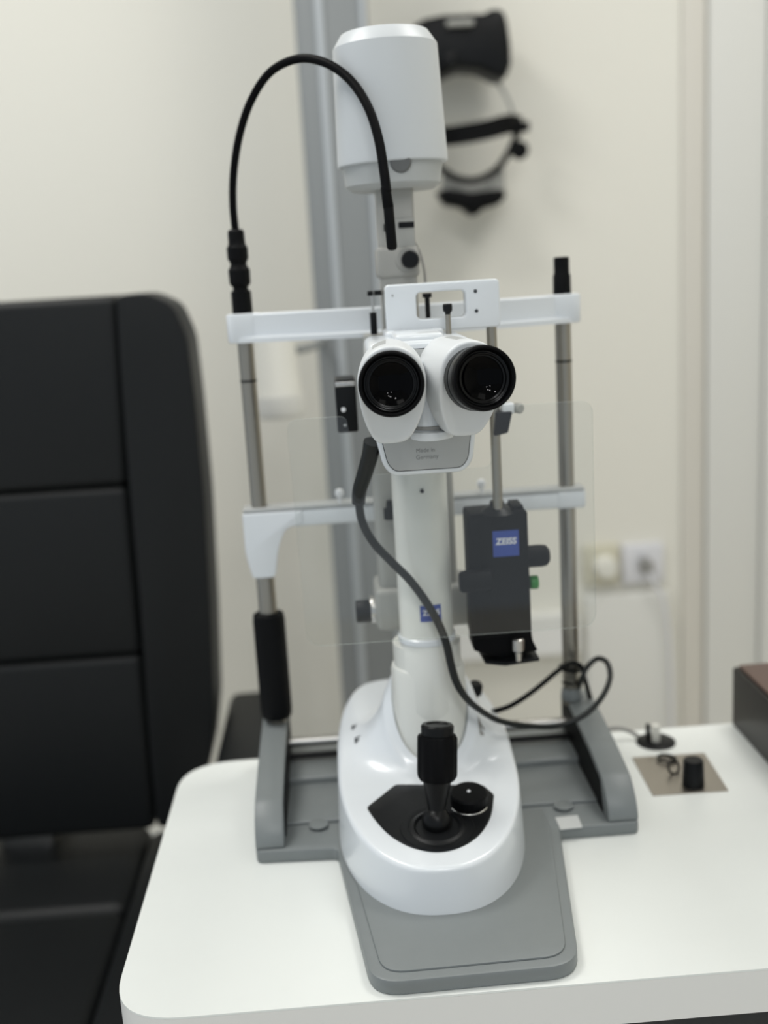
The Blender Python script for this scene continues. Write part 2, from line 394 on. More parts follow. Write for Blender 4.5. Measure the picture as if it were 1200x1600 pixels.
# ================================================================= headrest frame on its grey base
t = thing('headrest_frame', 'grey base with two steel poles, white brow bar and chin bar on the table', 'headrest', (.068, .95, 0))
foot = rounded([(-.0035, .6545), (.1395, .6575), (.1640, .842), (.2325, .842), (.2325, 1.035), (-.0943, 1.035), (-.0943, .842), (-.0255, .838)],
               [.022, .022, .006, .006, .01, .01, .006, .006], 7)
obj('base_plate', prism(foot, .0, .0115, 'XY', bev=.0022, seg=2), 'grey', t)
ins = rounded([(.0045, .6635), (.1325, .6665), (.1555, .842), (.1555, .875), (-.018, .875), (-.018, .838)], [.017, .017, 0, 0, 0, 0], 7)
obj('raised_panel', prism(ins, .011, .0131, 'XY', bev=.0008, seg=2), 'grey', t)
obj('rear_step', bx(-.072, .208, .955, 1.03, .011, .021, .003), 'grey', t)
obj('centre_step', bx(-.07, .206, .882, .96, .011, .0145, .0015), 'grey', t)
for x in (-.0415, .1745):
    obj('screw_cap', lathe([(0, 0), (.0085, 0), (.0085, .001), (.0075, .0014), (0, .0014)], Matrix.Translation((x, .876, .0135))), 'grey', t)
prof = [(.843, .010), (.847, .024), (.856, .034), (.870, .043), (.913, .0505), (.96, .056), (1.012, .060), (1.034, .058), (1.034, .010)]
for x0, x1, inner in ((-.0943, -.0700, 1), (.2065, .2325, -1)):
    e = obj('end_block', prism(rounded(prof, .006, 4), x0, x1, 'YZ', bev=.0018, seg=2), 'grey', t)
    p2 = [(.862, .0125), (.872, .038), (.913, .0455), (.96, .051), (1.01, .0545), (1.03, .0545), (1.03, .0125)]
    xi = x1 if inner == 1 else x0
    obj('inner_cover', prism(p2, xi-.0004*inner, xi+.0010*inner, 'YZ'), 'matte', e)
obj('guide_rail', cyl((-.071, 1.004, .036), (.2075, 1.004, .036), .0052), 'chrome', t)
obj('guide_rail', cyl((-.071, .992, .0265), (.2075, .992, .0265), .003), 'satin', t)
obj('sticker', prism(rounded([(.1635, .8600), (.1835, .8610), (.1830, .8350+.005), (.1640, .8350+.004)], .001), .0112, .0119, 'XY'), 'paper', t)['label'] = 'small pale sticker on the right wing of the grey base'
for x, side in ((-.0795, -1), (.2105, 1)):
    p = obj('pole', cyl((x, 1.004, .055), (x, 1.004, .452), .0072), 'pole', t)
    obj('lower_sleeve', cyl((x, 1.004, .056), (x, 1.004, .262), .0086 if side < 0 else .0078, bev=.0006), 'pole', p)
    obj('height_mark', cyl((x, 1.004, .3905), (x, 1.004, .3925), .0076), 'satin', p)
obj('hand_grip', lathe([(0, 0), (.0135, 0), (.0148, .003), (.0153, .01), (.0153, .098), (.0145, .1045), (.0120, .106), (0, .106)], Matrix.Translation((-.0795, 1.004, .0645)), seg=48), 'matte', t)
obj('pole_clamp', cyl((.2105, 1.004, .060), (.2105, 1.004, .072), .0105, .0092, bev=.001), 'grey', t)
# brow bar: a shallow bow towards the microscope with a bottom flange
def bow(x): u = (x-.066)/.160; return 1.004-.038*(1-u*u)
N = 28; bm = bmesh.new(); rg = []
sec = [(-.008, .0000), (-.008, .0040), (-.0015, .0058), (-.0012, .0240), (.0, .0255), (.008, .0255), (.008, .0)]
for i in range(N+1):
    x = -.0880+i*(.2190+.0880)/N; yy = bow(x)
    rg.append([bm.verts.new((x, yy+a, .4265+c)) for a, c in sec])
for a, c in zip(rg, rg[1:]):
    for k in range(len(sec)): bm.faces.new((a[k], a[(k+1) % len(sec)], c[(k+1) % len(sec)], c[k]))
bm.faces.new(rg[0]); bm.faces.new(rg[-1])
bar = obj('brow_bar', bm, 'white', t, smooth=30)
for x, s in ((-.0795, -1), (.2105, 1)):
    o2 = rounded([(x-.0150, .9915), (x+.0155, .9915), (x+.0155, 1.018), (x-.0150, 1.018)], .009, 5)
    obj('bar_end', prism(o2, .4262, .4522, 'XY', bev=.002, seg=2), 'white', bar)
# chin bar
cb = obj('chin_bar', bx(-.0935, .2245, .993, 1.013, .2545, .2705, .003), 'white', t)
obj('top_strip', bx(-.0940, .2250, .9925, 1.0135, .2705, .2740, .0008), 'plate', cb)
br = rounded([(-.0950, .270), (-.0950, .232), (-.0900, .208), (-.0690, .208), (-.0645, .235), (-.0560, .2545), (-.0400, .2575), (-.0400, .270)], [.002, .006, .004, .004, .012, .012, .002, .002], 5)
obj('bar_bracket', prism(br, .9905, 1.016, 'XZ', bev=.002, seg=2), 'white', cb)
obj('bar_bracket', bx(.1985, .2265, .9925, 1.016, .2540, .2715, .003), 'white', cb)
for x in (-.0040, .1290):
    pn = obj('paper_pin', lathe([(0, 0), (.0016, 0), (.0016, .0045), (.0035, .0065), (.0042, .0095), (.0030, .0125), (0, .0133)], Matrix.Translation((x, .998, .2738)), seg=20), 'ink', cb)
obj('chin_rest', lathe([(0, .0), (.012, 0), (.024, .006), (.030, .014), (.028, .014), (.020, .008), (0, .005)], Matrix.Translation((.062, 1.02, .276))), 'white', t)
# pole tops and fixation lamp
obj('pole_cap', lathe([(0, 0), (.0082, 0), (.0080, .017), (.0070, .019), (.0070, .0325), (.0060, .0335), (0, .0335)], Matrix.Translation((.2105, 1.004, .4515))), 'matte', t)
fx = obj('fixation_lamp_socket', lathe([(0, 0), (.0092, 0), (.0090, .0195), (.0072, .0205), (.0066, .023), (.0078, .0245), (.0095, .0265), (.0097, .0385), (.0080, .0410), (.0072, .0435), (.0080, .046), (.0093, .048), (.0094, .0575), (.0080, .060), (.0075, .0615), (.0073, .0715), (.0058, .0735), (0, .0735)],
         Matrix.Translation((-.0797, 1.004, .4520)), seg=60), 'matte', t, smooth=18)
gp = [(368, 362, 1.004), (364, 320, 1.0), (365, 270, .99), (374, 212, .98), (392, 158, .965), (422, 113, .95), (465, 92, .93), (508, 98, .91), (546, 124, .895), (574, 165, .88), (591, 215, .87), (600, 268, .862), (604, 300, .858)]
obj('flexible_neck', tube([at(*p) for p in gp], lambda q: .0033+.0008*max(0, q-.45), n=16, seg=16, ridge=.05), 'rubber', fx)
a = at(602, 292, .859); c = at(607, 325, .857); e = at(613, 392, .853)
obj('lamp_sleeve', cyl(a, c, .0038, .0042, bev=.0004), 'rubber', fx)
obj('lamp_tip', lathe([(0, 0), (.0040, 0), (.0040, (e-c).length-.003), (.003, (e-c).length-.0008), (0, (e-c).length)], frame(c, e-c)), 'matte', fx)

# ================================================================= slit lamp
t = thing('slit_lamp', 'white slit lamp microscope with black eyepieces, joystick base and tall white lamp housing', 'slit lamp', (.055, .86, .0132))
SL = t
# joystick base body: rings shrinking from a horseshoe footprint to the column
BC = Vector((.055, .865)); AX = Vector((.0622, .8860))
def sst(a, b_, v):
    q = max(0, min(1, (v-a)/(b_-a))); return q*q*(3-2*q)
def Hf(x, y):
    h = .0490+.150*max(0, y-.735)
    e = max(0, abs(x-.055)-.045)/.032
    h -= .010*e*e*sst(.86, .95, y)
    r = math.hypot(x-AX.x, (y-AX.y)*(1.0))
    h += .068*math.exp(-(max(0, r-.0330)/.017)**1.35)*sst(.835, .915, y)
    h += .0022*math.exp(-((r-.0405)/.0022)**2)*sst(.84, .87, y)
    h += .006*sst(.86, .93, y)
    return h
NP = 112; hw = .0785
def outline(a):
    # front: ellipse, back: superellipse
    c, s = math.cos(a), math.sin(a)
    if s < 0: return Vector((BC.x+hw*math.copysign(abs(c)**.86, c), BC.y-.1395*abs(s)**.96))
    return Vector((BC.x+hw*math.copysign(abs(c)**.5, c), BC.y+.145*abs(s)**.62))
OUT = [outline(2*PI*i/NP) for i in range(NP)]
HR = .0335
bm = bmesh.new(); rings = []
def innerc(p):
    d_ = (p-AX); return AX+d_.normalized()*HR
specs = [('w', .0132, -.006), ('w', .0150, -.002), ('w', .35, .0), ('w', .65, .0), ('e', 0, .0), ('e', .25, .0), ('e', .5, 0), ('e', .75, 0), ('e', 1, 0)]
def ringpts(s):
    return [p.lerp(innerc(p), s) for p in OUT]
rb = .0045
base0 = .0132
for p_s, zf in ((.0, 0), (.0, .3), (.0, .6), (.0, .85)):
    rings.append([bm.verts.new((p.x+(BC.x-p.x)*.035*zf, p.y+(BC.y-p.y)*.035*zf, base0+(Hf(p.x, p.y)-rb-base0)*zf/.85)) for p in OUT])
for k in range(1, 6):
    an = k/5*PI/2
    rg_ = []
    for p in OUT:
        q = p+(BC-p)*.03; d_ = (innerc(p)-p); L_ = d_.length; q = q+d_.normalized()*rb*(1-math.cos(an))
        rg_.append(bm.verts.new((q.x, q.y, Hf(q.x, q.y)-rb+rb*math.sin(an))))
    rings.append(rg_)
for k in range(1, 31):
    s = k/30; s = s**.9; rg_ = []
    for p in OUT:
        q0 = p+(BC-p)*.03+(innerc(p)-p).normalized()*rb; q = q0.lerp(innerc(p), s)
        rg_.append(bm.verts.new((q.x, q.y, Hf(q.x, q.y))))
    rings.append(rg_)
rings.append([bm.verts.new((AX.x+(innerc(p)-AX).x*.96, AX.y+(innerc(p)-AX).y*.96, Hf(*innerc(p))-.002)) for p in OUT])
rings.append([bm.verts.new((AX.x+(innerc(p)-AX).x*.95, AX.y+(innerc(p)-AX).y*.95, .03)) for p in OUT])
for a, c in zip(rings, rings[1:]):
    for i in range(NP): bm.faces.new((a[i], a[(i+1) % NP], c[(i+1) % NP], c[i]))
bm.faces.new(rings[0]); bm.faces.new(rings[-1])
body = obj('base_body', bm, 'white', t, smooth=70)
# black control panel following the slope of the base
pp = []
pxp = [(573, 1263), (618, 1227), (755, 1228), (772, 1243), (768, 1278), (750, 1306), (722, 1325), (685, 1333), (645, 1327), (610, 1308), (588, 1285)]
for x, y in pxp:
    # intersect the view ray with the sloping top surface
    lo = .70; hi = .95
    for _ in range(40):
        mid = (lo+hi)/2; q = at(x, y, mid)
        if q.z > .0490+.150*max(0, q.y-.735): lo = mid
        else: hi = mid
    pp.append((q.x, q.y))
pp = rounded(pp, [.003, .003, .002, .002, .012, .012, .015, .015, .015, .012, .012], 5)
bm = bmesh.new()
cx = sum(p[0] for p in pp)/len(pp); cy = sum(p[1] for p in pp)/len(pp)
lay = []
for s, dz in ((1, -.004), (1, .0008), (.985, .0012), (.75, .0012), (.5, .0012), (.25, .0012)):
    lay.append([bm.verts.new((cx+(x-cx)*s, cy+(y-cy)*s, Hf(cx+(x-cx)*s, cy+(y-cy)*s)+dz)) for x, y in pp])
for a, c in zip(lay, lay[1:]):
    for i in range(len(pp)): bm.faces.new((a[i], a[(i+1) % len(pp)], c[(i+1) % len(pp)], c[i]))
bm.faces.new(lay[-1]); bm.faces.new(lay[0])
obj('control_panel', bm, 'black', body, smooth=30)
sl = math.atan(.15)
JX, JY = .0553, .777
JZ = Hf(JX, JY)
mt_ = Matrix.Translation((JX, JY, JZ+.001)) @ Matrix.Rotation(sl, 4, 'X')
obj('joystick_ring', lathe([(.0, 0), (.0290, 0), (.0285, .0010), (.026, .0012), (.0225, .0006), (.021, .0016), (.0185, .0020), (.0155, -.0010), (0, -.0020)], mt_, seg=64), 'black', body)
# joystick
jt = Vector((.0608, .796, .1335)); j0 = Vector((JX, JY+.004, JZ+.003))
js = obj('joystick', lathe([(0, -.010)]+[(.0118*math.sin(a_*PI/14), -.0118*math.cos(a_*PI/14)+.001) for a_ in range(2, 11)]+[(.0072, .0105), (.0074, .014), (.0108, .031), (.0112, .034), (.0, .034)], frame(j0, jt-j0, (0, 1, 0)), seg=48), 'satin', t)
L_ = (jt-j0).length
obj('joystick_grip', lathe([(0, .033), (.0135, .0335), (.0158, .037), (.0160, .040), (.0160, L_-.010), (.0150, L_-.008), (0, L_-.008)], frame(j0, jt-j0, (0, 1, 0)), seg=72, flute=.05, flute_n=12), 'rubber', js)
obj('joystick_button', lathe([(0, L_-.009), (.0128, L_-.009), (.0130, L_-.001), (.0118, L_+.0006), (.009, L_+.0006), (.0082, L_-.0004), (0, L_-.0004)], frame(j0, jt-j0, (0, 1, 0)), seg=48), 'satin', js)
# locking knob
kx, ky = .0835, .803; kz = Hf(kx, ky)
mk = Matrix.Translation((kx, ky, kz)) @ Matrix.Rotation(sl, 4, 'X')
kb = obj('locking_knob', lathe([(0, 0), (.0120, 0), (.0120, .003), (.0150, .004), (.0152, .0115), (.0140, .0130), (0, .0135)], mk, seg=72, flute=.03, flute_n=24), 'matte', t)
obj('index_dot', lathe([(0, .0130), (.0016, .0130), (.0013, .0141), (0, .0142)], mk, seg=16), 'ink', kb)
obj('chrome_arc', tube([mk @ Vector((.0150*math.cos(a), .0150*math.sin(a), .0018)) for a in [PI*(1.10+.75*i/12) for i in range(13)]], .0008, smooth=False), 'chrome', kb)
# small printed symbols on the shoulders
for (px, py, Y) in ((551, 1137, .93), (556, 1157, .925), (750, 1136, .93)):
    lo, hi = .8, 1.0
    for _ in range(40):
        mid = (lo+hi)/2; q = at(px, py, mid)
        if q.z > Hf(q.x, q.y): lo = mid
        else: hi = mid
    q = at(px, py, lo); b = bmesh.new()
    for dx, dy, sx, sy in ((0, 0, .0010, .0040), (.0018, .002, .0022, .0009), (.0014, -.0018, .0016, .0008)):
        v = [b.verts.new((q.x+dx+a*sx, q.y+dy+c*sy, Hf(q.x+dx+a*sx, q.y+dy+c*sy)+.0003)) for a, c in ((-1, -1), (1, -1), (1, 1), (-1, 1))]
        b.faces.new(v)
    obj('printed_symbol', b, 'dark' if px < 600 else 'cord', body, smooth=0)
b = cyl((.118, .955, .083), (.118, .949, .099), .0035); obj('side_screw', lathe([(0, 0), (.003, 0), (.003, .009), (.0065, .010), (.0068, .018), (.005, .021), (0, .021)], frame((.107, .945, .088), (.1, -.2, 1))), 'black', t); b.free()
# turret and column
obj('turret', lathe([(0, .035), (.0318, .035), (.0318, .148), (.0305, .152), (.0290, .153), (.0290, .172), (0, .172)], Matrix.Translation((.0622, .8875, 0)), seg=64), 'cream', t)
col = obj('column', lathe([(0, .089), (.013, .091), (.0195, .100), (.0232, .118), (.0232, .1795), (.0226, .1805), (.0226, .340), (0, .340)], Matrix.Translation((.0622, .8775, 0)), seg=64), 'cream', t)
obj('column_ring', lathe([(.0228, .1765), (.0243, .1775), (.0243, .1815), (.0228, .1825)], Matrix.Translation((.0622, .8775, 0)), seg=64), 'white', col)
obj('set_screw', cyl((.0626, .856, .3085), (.0626, .8520, .3085), .0016, seg=16), 'black', col)
# curved blue badge on the column
b = bmesh.new(); cols_ = []
for i in range(13):
    a = -PI/2+(-.28+.80*i/12); cols_.append((math.cos(a), math.sin(a)))
lo_, hi_ = .1985, .2125
vv = [[b.verts.new((.0622+.02275*c, .8775+.02275*s, z)) for z in (lo_, hi_)] for c, s in cols_]
for a, c in zip(vv, vv[1:]): b.faces.new((a[0], c[0], c[1], a[1]))
bd = obj('badge', b, 'blue', col); bd['label'] = 'small blue badge with white lettering'
def wrap(bmx, ax, ay, r, x0):
    for v in bmx.verts:
        a = (v.co.x-x0)/r; rr = r-(v.co.y)
        v.co.x = ax+rr*math.sin(a); v.co.y = ay-rr*math.cos(a)
    return bmx
tb = text('ZEISS', .0062, Matrix.Translation((.0, 0, .2060)) @ FRONT, .0001, .00022, 0, 1.0)
obj('lettering', wrap(tb, .0622, .8775, .0229, -.0030), 'ink', bd, smooth=0)
# illumination tower behind
tw = obj('illumination_tower', prism(rounded([(.0260, .921), (.0955, .921), (.0955, .965), (.0260, .965)], .009, 5), .171, .430, 'XY', bev=.001), 'warm', t)
obj('slit_housing', bx(.0215, .1050, .915, .970, .1725, .2105, .005), 'warm', tw)
obj('chin_slot', bx(.0420, .0455, .9195, .9215, .215, .290, .0004), 'satin', tw)
obj('filter_lever', lathe([(0, 0), (.0055, 0), (.0055, .009), (.003, .010), (.0025, .016), (0, .016)], Matrix.Translation((.0385, .914, .274))), 'matte', tw)
kn = obj('slit_width_knob', lathe([(0, 0), (.0098, 0), (.0102, .002), (.0102, .013), (.0092, .0145), (0, .0145)], frame((.0185, .935, .1865), (-1, 0, 0)), seg=72, flute=.05), 'black', tw)
obj('knob_collar', cyl((.0240, .935, .1875), (.0170, .935, .1875), .0125, bev=.001), 'chrome', kn)
fk = obj('filter_block', bx(-.0015, .0160, .905, .945, .352, .396, .002), 'black', tw)
obj('block_screw', cyl((.0045, .9055, .3715), (.0045, .9035, .3715), .0019, seg=16), 'ink', fk)
obj('block_screw', cyl((.0050, .9055, .3585), (.0050, .9035, .3585), .0012, seg=16), 'chrome', fk)
obj('block_edge', bx(-.0010, .0155, .9045, .9056, .3905, .3945, .0004), 'chrome', fk)
# neck, lamp housing
nk = obj('lamp_neck', bx(.0425, .0725, .914, .950, .425, .549, .003), 'neck', t)
obj('neck_panel', bx(.0535, .0721, .9125, .916, .4795, .5225, .001), 'warm', nk)
obj('aperture_slot', bx(.0590, .0718, .9110, .914, .5150, .5195, .0006), 'black', nk)
obj('aperture_slot', bx(.0470, .0500, .9115, .915, .5130, .5190, .0006), 'black', nk)
obj('neck_plate', bx(.0400, .0745, .911, .953, .4755, .5010, .004), 'neck', nk)
obj('tilt_knob', lathe([(0, 0), (.0066, 0), (.0072, .002), (.0072, .009), (.006, .0105), (0, .011)], frame((.0665, .911, .4895), (0, -1, 0)), seg=60, flute=.04), 'black', nk)
obj('knob_boss', lathe([(0, 0), (.0105, 0), (.0095, .0025), (0, .0025)], frame((.0650, .9115, .4897), (0, -1, 0))), 'neck', nk)
LX, LY = .0582, .932
lh = obj('lamp_housing', lathe([(0, .000), (.0440, .000), (.0450, .001), (.0452, .003), (.0420, .0905), (.0352, .1005), (.0345, .1010), (.0220, .1010), (.0215, .1030), (0, .1030)],
         Matrix.Translation((LX, LY, .5655)) @ Matrix.Rotation(math.radians(-.8), 4, 'Y'), seg=96), 'shell', t, smooth=24)
obj('housing_collar', lathe([(0, .5460), (.0340, .5460), (.0392, .5500), (.0412, .5660), (0, .5660)], Matrix.Translation((LX-.0005, LY, 0)), seg=80), 'skirt', lh)
obj('collar_knob', lathe([(0, 0), (.0085, 0), (.0085, .004), (.0070, .0055), (0, .0055)], frame((.0620, LY-.0378, .5650), (0, -1, -.2))), 'knobgrey', lh)
obj('lamp_lead', tube([(.0725, .935, .505), (.0770, .935, .495), (.0795, .93, .482), (.0800, .925, .465)], .0011), 'cord', nk)
# bracket with window
xs = [.0418, .0655, .1035, .1300]; zs = [.4345, .4440, .4640, .4710]
b = bmesh.new(); g = {}
for yy in (.850, .866):
    for i, x in enumerate(xs):
        for k, z in enumerate(zs): g[i, k, yy] = b.verts.new((x, yy, z))
for i in range(3):
    for k in range(3):
        if (i, k) == (1, 1): continue
        for yy in (.850, .866): b.faces.new((g[i, k, yy], g[i+1, k, yy], g[i+1, k+1, yy], g[i, k+1, yy]))
def wallq(a, c): b.faces.new((g[(*a, .850)], g[(*c, .850)], g[(*c, .866)], g[(*a, .866)]))
for i in range(3): wallq((i, 0), (i+1, 0)); wallq((i, 3), (i+1, 3)); wallq((0, i), (0, i+1)); wallq((3, i), (3, i+1))
for a, c in (((1, 1), (2, 1)), ((2, 1), (2, 2)), ((2, 2), (1, 2)), ((1, 2), (1, 1))): wallq(a, c)
bmesh.ops.recalc_face_normals(b, faces=b.faces)
ce = [e for e in b.edges if abs(e.verts[0].co.y-e.verts[1].co.y) > .01 and e.calc_face_angle(0) > .5]
bmesh.ops.bevel(b, geom=ce, offset=.0035, segments=5, profile=.5, affect='EDGES')
bmesh.ops.bevel(b, geom=[e for e in b.edges if e.calc_face_angle(0) > .8], offset=.0014, segments=3, profile=.5, affect='EDGES')
bk = obj('mount_bracket', b, 'white', t)
obj('bracket_foot', bx(.0400, .0850, .842, .890, .4270, .4365, .003), 'white', bk)
obj('bracket_arm', bx(.0440, .0640, .860, .925, .4400, .4690, .003), 'white', bk)
for x, z in ((.1112, .4625), (.1115, .4475)):
    obj('bracket_screw', cyl((x, .8515, z), (x, .8495, z), .0014, seg=16), 'dark', bk)
obj('bracket_screw', cyl((.0475, .8515, .4628), (.0475, .8495, .4628), .0009, seg=12), 'plate', bk)
sp = obj('locking_pin', cyl((.0880, .838, .430), (.0880, .838, .447), .0021, seg=20), 'pole', bk)
obj('pin_head', lathe([(0, 0), (.0020, 0), (.0022, .0025), (.0036, .004), (.0036, .0085), (.003, .0092), (0, .0092)], Matrix.Translation((.0880, .838, .4455)), seg=24), 'black', sp)
sp = obj('guide_pin', cyl((.0770, .885, .437), (.0770, .885, .4600), .0020, seg=20), 'satin', bk)
obj('pin_head', cyl((.0770, .885, .459), (.0770, .885, .4625), .0038, bev=.0004, seg=20), 'black', sp)
sp = obj('guide_pin', cyl((.0342, .915, .43), (.0342, .915, .4660), .0011, seg=16), 'chrome', tw)
obj('pin_sleeve', cyl((.0342, .915, .4310), (.0342, .915, .4490), .0029, bev=.0004, seg=20), 'black', sp)
b = bx(.0305, .0350, .912, .918, .4625, .4665, .0005); bx(.0360, .0420, .912, .920, .4625, .4665, .0005, into=b); obj('pin_bridge', b, 'satin', sp)
# microscope head
hd = obj('microscope_head', prism(rounded([(.0235, .432), (.0225, .380), (.0300, .343), (.0365, .3355), (.0885, .3355), (.0955, .343), (.1005, .380), (.1000, .432)], [.008, .02, .012, .008, .008, .012, .02, .008], 6), .779, .872, 'XZ', bev=.003, seg=3), 'white', t)
fp = rounded([(.0280, .426), (.0268, .380), (.0335, .3455), (.0385, .3395), (.0865, .3395), (.0915, .3455), (.0965, .380), (.0955, .426)], [.006, .02, .010, .008, .008, .010, .02, .006], 6)
fpl = obj('face_plate', prism(fp, .7778, .784, 'XZ', bev=.0005, seg=2), 'plate', hd)
rimo = rounded([(.0275, .4265), (.0263, .380), (.0330, .3452), (.0382, .3389), (.0868, .3389), (.0920, .3452), (.0970, .380), (.0960, .4265)], [.006, .02, .010, .008, .008, .010, .02, .006], 6)
obj('plate_seam', prism(rimo, .7786, .780, 'XZ'), 'dark', hd)
b = text('Made in', .0044, front(.0610, .7776, .3535), .00004); merge(b, text('Germany', .0044, front(.0620, .7776, .3485), .00004))
obj('engraving', b, 'faint', fpl, smooth=0)
obj('head_top', bx(.0440, .0790, .785, .850, .428, .4365, .003), 'white', hd)
obj('top_plate', bx(.0480, .0750, .782, .82, .4225, .4300, .0015), 'plate', hd)
obj('bottom_knob', lathe([(0, 0), (.0055, 0), (.0060, .002), (.0060, .006), (0, .006)], Matrix.Translation((.0830, .815, .3305))), 'black', hd)
# hinge between tubes
hg = obj('hinge', lathe([(0, .3625), (.0100, .3625), (.0115, .3650), (.0115, .3750), (.0092, .3790), (.0088, .4160), (.0070, .4190), (0, .4190)], Matrix.Translation((.0645, .770, 0)), seg=48), 'white', t)
obj('hinge_ring', lathe([(.0100, .3660), (.0150, .3640), (.0155, .3665), (.0145, .3690), (.0100, .3700)], Matrix.Translation((.0655, .768, 0)), seg=48), 'white2', hg)
obj('hinge_gap', lathe([(.0100, .3700), (.0121, .3705), (.0122, .3730), (.0100, .3735)], Matrix.Translation((.0650, .7695, 0)), seg=48), 'cord', hg)
# tube housings: egg-shaped lofts
def housing(ctr, yaw, back, rt, low, leanx, lift, pa):
    d_ = Vector((-math.sin(yaw), math.cos(yaw), .02)).normalized()      # pointing away from the viewer
    u = Vector((math.cos(yaw), math.sin(yaw), 0)); v = u.cross(d_); 
    if v.z < 0: v = -v
    n = 56; bm = bmesh.new(); rg = []
    st = [(0, .90, 0), (.0003, .955, 0), (.0012, .985, 0), (.003, 1, 0), (.009, 1.005, 0), (.016, 1.008, 0), (back*.7, 1.0, 0), (back, .94, 0), (back+.004, .86, 0)]
    for w_, s, _ in st:
        rr = []
        for i in range(n):
            a = 2*PI*i/n; cu, cv = math.cos(a), math.sin(a)
            if cv >= 0: U = rt*cu; V = rt*1.04*cv
            else:
                q = -cv; U = rt*math.copysign(abs(cu)**.54, cu)*(1-.13*min(1, q*1.25)**2)+leanx*q*q; V = -low*(q**.9)*(1+.05*cu*lift)
            rec = .010*max(0, -V/low)**1.1 + .16*max(0, -V)                         # lower lobe leans back
            if w_ > .01: rec *= max(0, 1-(w_-.01)/.06)
            # keep the bevel inside the outline
            U2 = leanx*0+U*s; V2 = V*s
            rr.append(bm.verts.new(ctr+u*U2+v*V2+d_*(w_+rec)))
        rg.append(rr)
    for j, (a, c) in enumerate(zip(rg, rg[1:])):
        for i in range(n):
            f = bm.faces.new((a[i], a[(i+1) % n], c[(i+1) % n], c[i]))
            if j == 5 and pa[0] <= 360*i/n <= pa[1]: f.material_index = 1      # inlaid grey strip on top of the tube
    bm.faces.new(rg[0]); bm.faces.new(rg[-1])
    return bm
def eyepiece(par, tip, yaw, pit, L, nm):
    ax = Vector((math.sin(yaw)*math.cos(pit), -math.cos(yaw)*math.cos(pit), math.sin(pit)))
    m4 = frame(tip-ax*L, ax)
    R_ = .0212
    prof = [(0, 0), (R_-.0028, 0), (R_-.0028, L*.28), (R_-.0004, L*.32), (R_-.0004, L*.55), (R_-.0012, L*.56), (R_-.0012, L*.60), (R_, L*.62), (R_, L-.0030),
            (R_-.0006, L-.0010), (R_-.0018, L-.0004), (R_-.0030, L-.0016), (R_-.0036, L-.0040), (R_-.0046, L-.0043), (R_-.0050, L-.0030), (R_-.0056, L-.0032), (R_-.0060, L-.0052), (R_-.0070, L-.0055), (R_-.0074, L-.0145), (0, L-.0145)]
    e_ = obj('eyepiece', lathe(prof, m4, seg=96), 'gloss', par)
    obj('lens', lathe([(0, L-.0140), (R_-.0073, L-.0140), (R_-.0073, L-.0064)]+[(q_, L-.0064-(math.sqrt(.024**2-q_*q_)-math.sqrt(.024**2-(R_-.0073)**2))) for q_ in [(R_-.0073)*(1-k_/16) for k_ in range(17)]], m4, seg=96), 'glass', e_)
    rb_ = obj('rubber_ring', lathe([(R_-.0024, L-.0014), (R_-.0022, L+.0001), (R_-.0014, L+.0006), (R_-.0003, L+.0001), (R_+.0003, L-.0040), (R_-.0004, L-.0062)], m4, seg=96), 'rubber', e_)
    if L > .025:
        obj('focus_scale', lathe([(R_-.0005, L*.33), (R_+.0001, L*.335), (R_+.0001, L*.54), (R_-.0005, L*.545)], m4, seg=144, flute=.01, flute_n=72), 'cable', e_)
    return e_
yl, yr = math.radians(-3), math.radians(10)
hl = obj('tube_housing', housing(Vector((.0362, .7135, .4105)), yl, .072, .0226, .0440, -.0015, -1, (96, 122)), 'white2', t, smooth=60, mats=['plate'])
hr = obj('tube_housing', housing(Vector((.0900, .7230, .4105)), yr, .066, .0222, .0435, -.001, 1, (78, 100)), 'white2', t, smooth=60, mats=['plate'])
eyepiece(hl, Vector((.0352, .7000, .4105)), yl, math.radians(6), .022, 'l')
eyepiece(hr, Vector((.0957, .7000, .4105)), yr, math.radians(6), .034, 'r')

# breath shield
sy = .832
shp = rounded([(-.037, .192), (.196, .192), (.196, .375), (.120, .375), (.116, .328), (.010, .328), (.006, .375), (-.040, .375)], [.014, .014, .01, .006, .006, .006, .006, .01], 8)
bs = obj('breath_shield', prism(shp, sy, sy+.002, 'XZ', side=1), 'acrylic', t, smooth=0, mats=['acrylic_edge'])
bs['label'] = 'clear acrylic sheet hanging in front of the column'

# ================================================================= tonometer
t = thing('tonometer', 'black block-shaped tonometer hanging from a thin steel rod on the right of the column', 'tonometer', (.124, .87, .158))
obj('rod', cyl((.1240, .860, .286), (.1240, .860, .4350), .0040), 'pole', t)
cl = obj('rod_clamp', prism(rounded([(.1215, .349), (.1330, .351), (.1370, .368), (.1240, .368)], .002), .851, .868, 'XZ', bev=.001), 'satin', t)
obj('clamp_cap', bx(.1290, .1390, .852, .866, .3655, .3745, .002), 'white', cl)
obj('clamp_knob', lathe([(0, 0), (.0040, 0), (.0042, .006), (.003, .0075), (0, .0075)], frame((.1408, .860, .3695), (.5, -1, 0))), 'warm', cl)
bb = obj('body', prism([(.0985, .179), (.1480, .180), (.1475, .2835), (.1465, .2860), (.0995, .2855), (.0985, .2820)], .858, .892, 'XZ', bev=.0012, seg=2), 'matte', t)
obj('body_chamfer', prism([(.0978, .860), (.1075, .8555), (.1075, .862), (.0978, .870)], .181, .2800, 'XY'), 'matte', bb)
obj('rod_collar', lathe([(0, 0), (.0150, 0), (.0100, .0045), (.0062, .0065), (.0055, .0100), (0, .0100)], Matrix.Translation((.1240, .866, .2840)), seg=40), 'black', t)
obj('top_ridge', bx(.1360, .1450, .862, .888, .2850, .2895, .001), 'matte', bb)
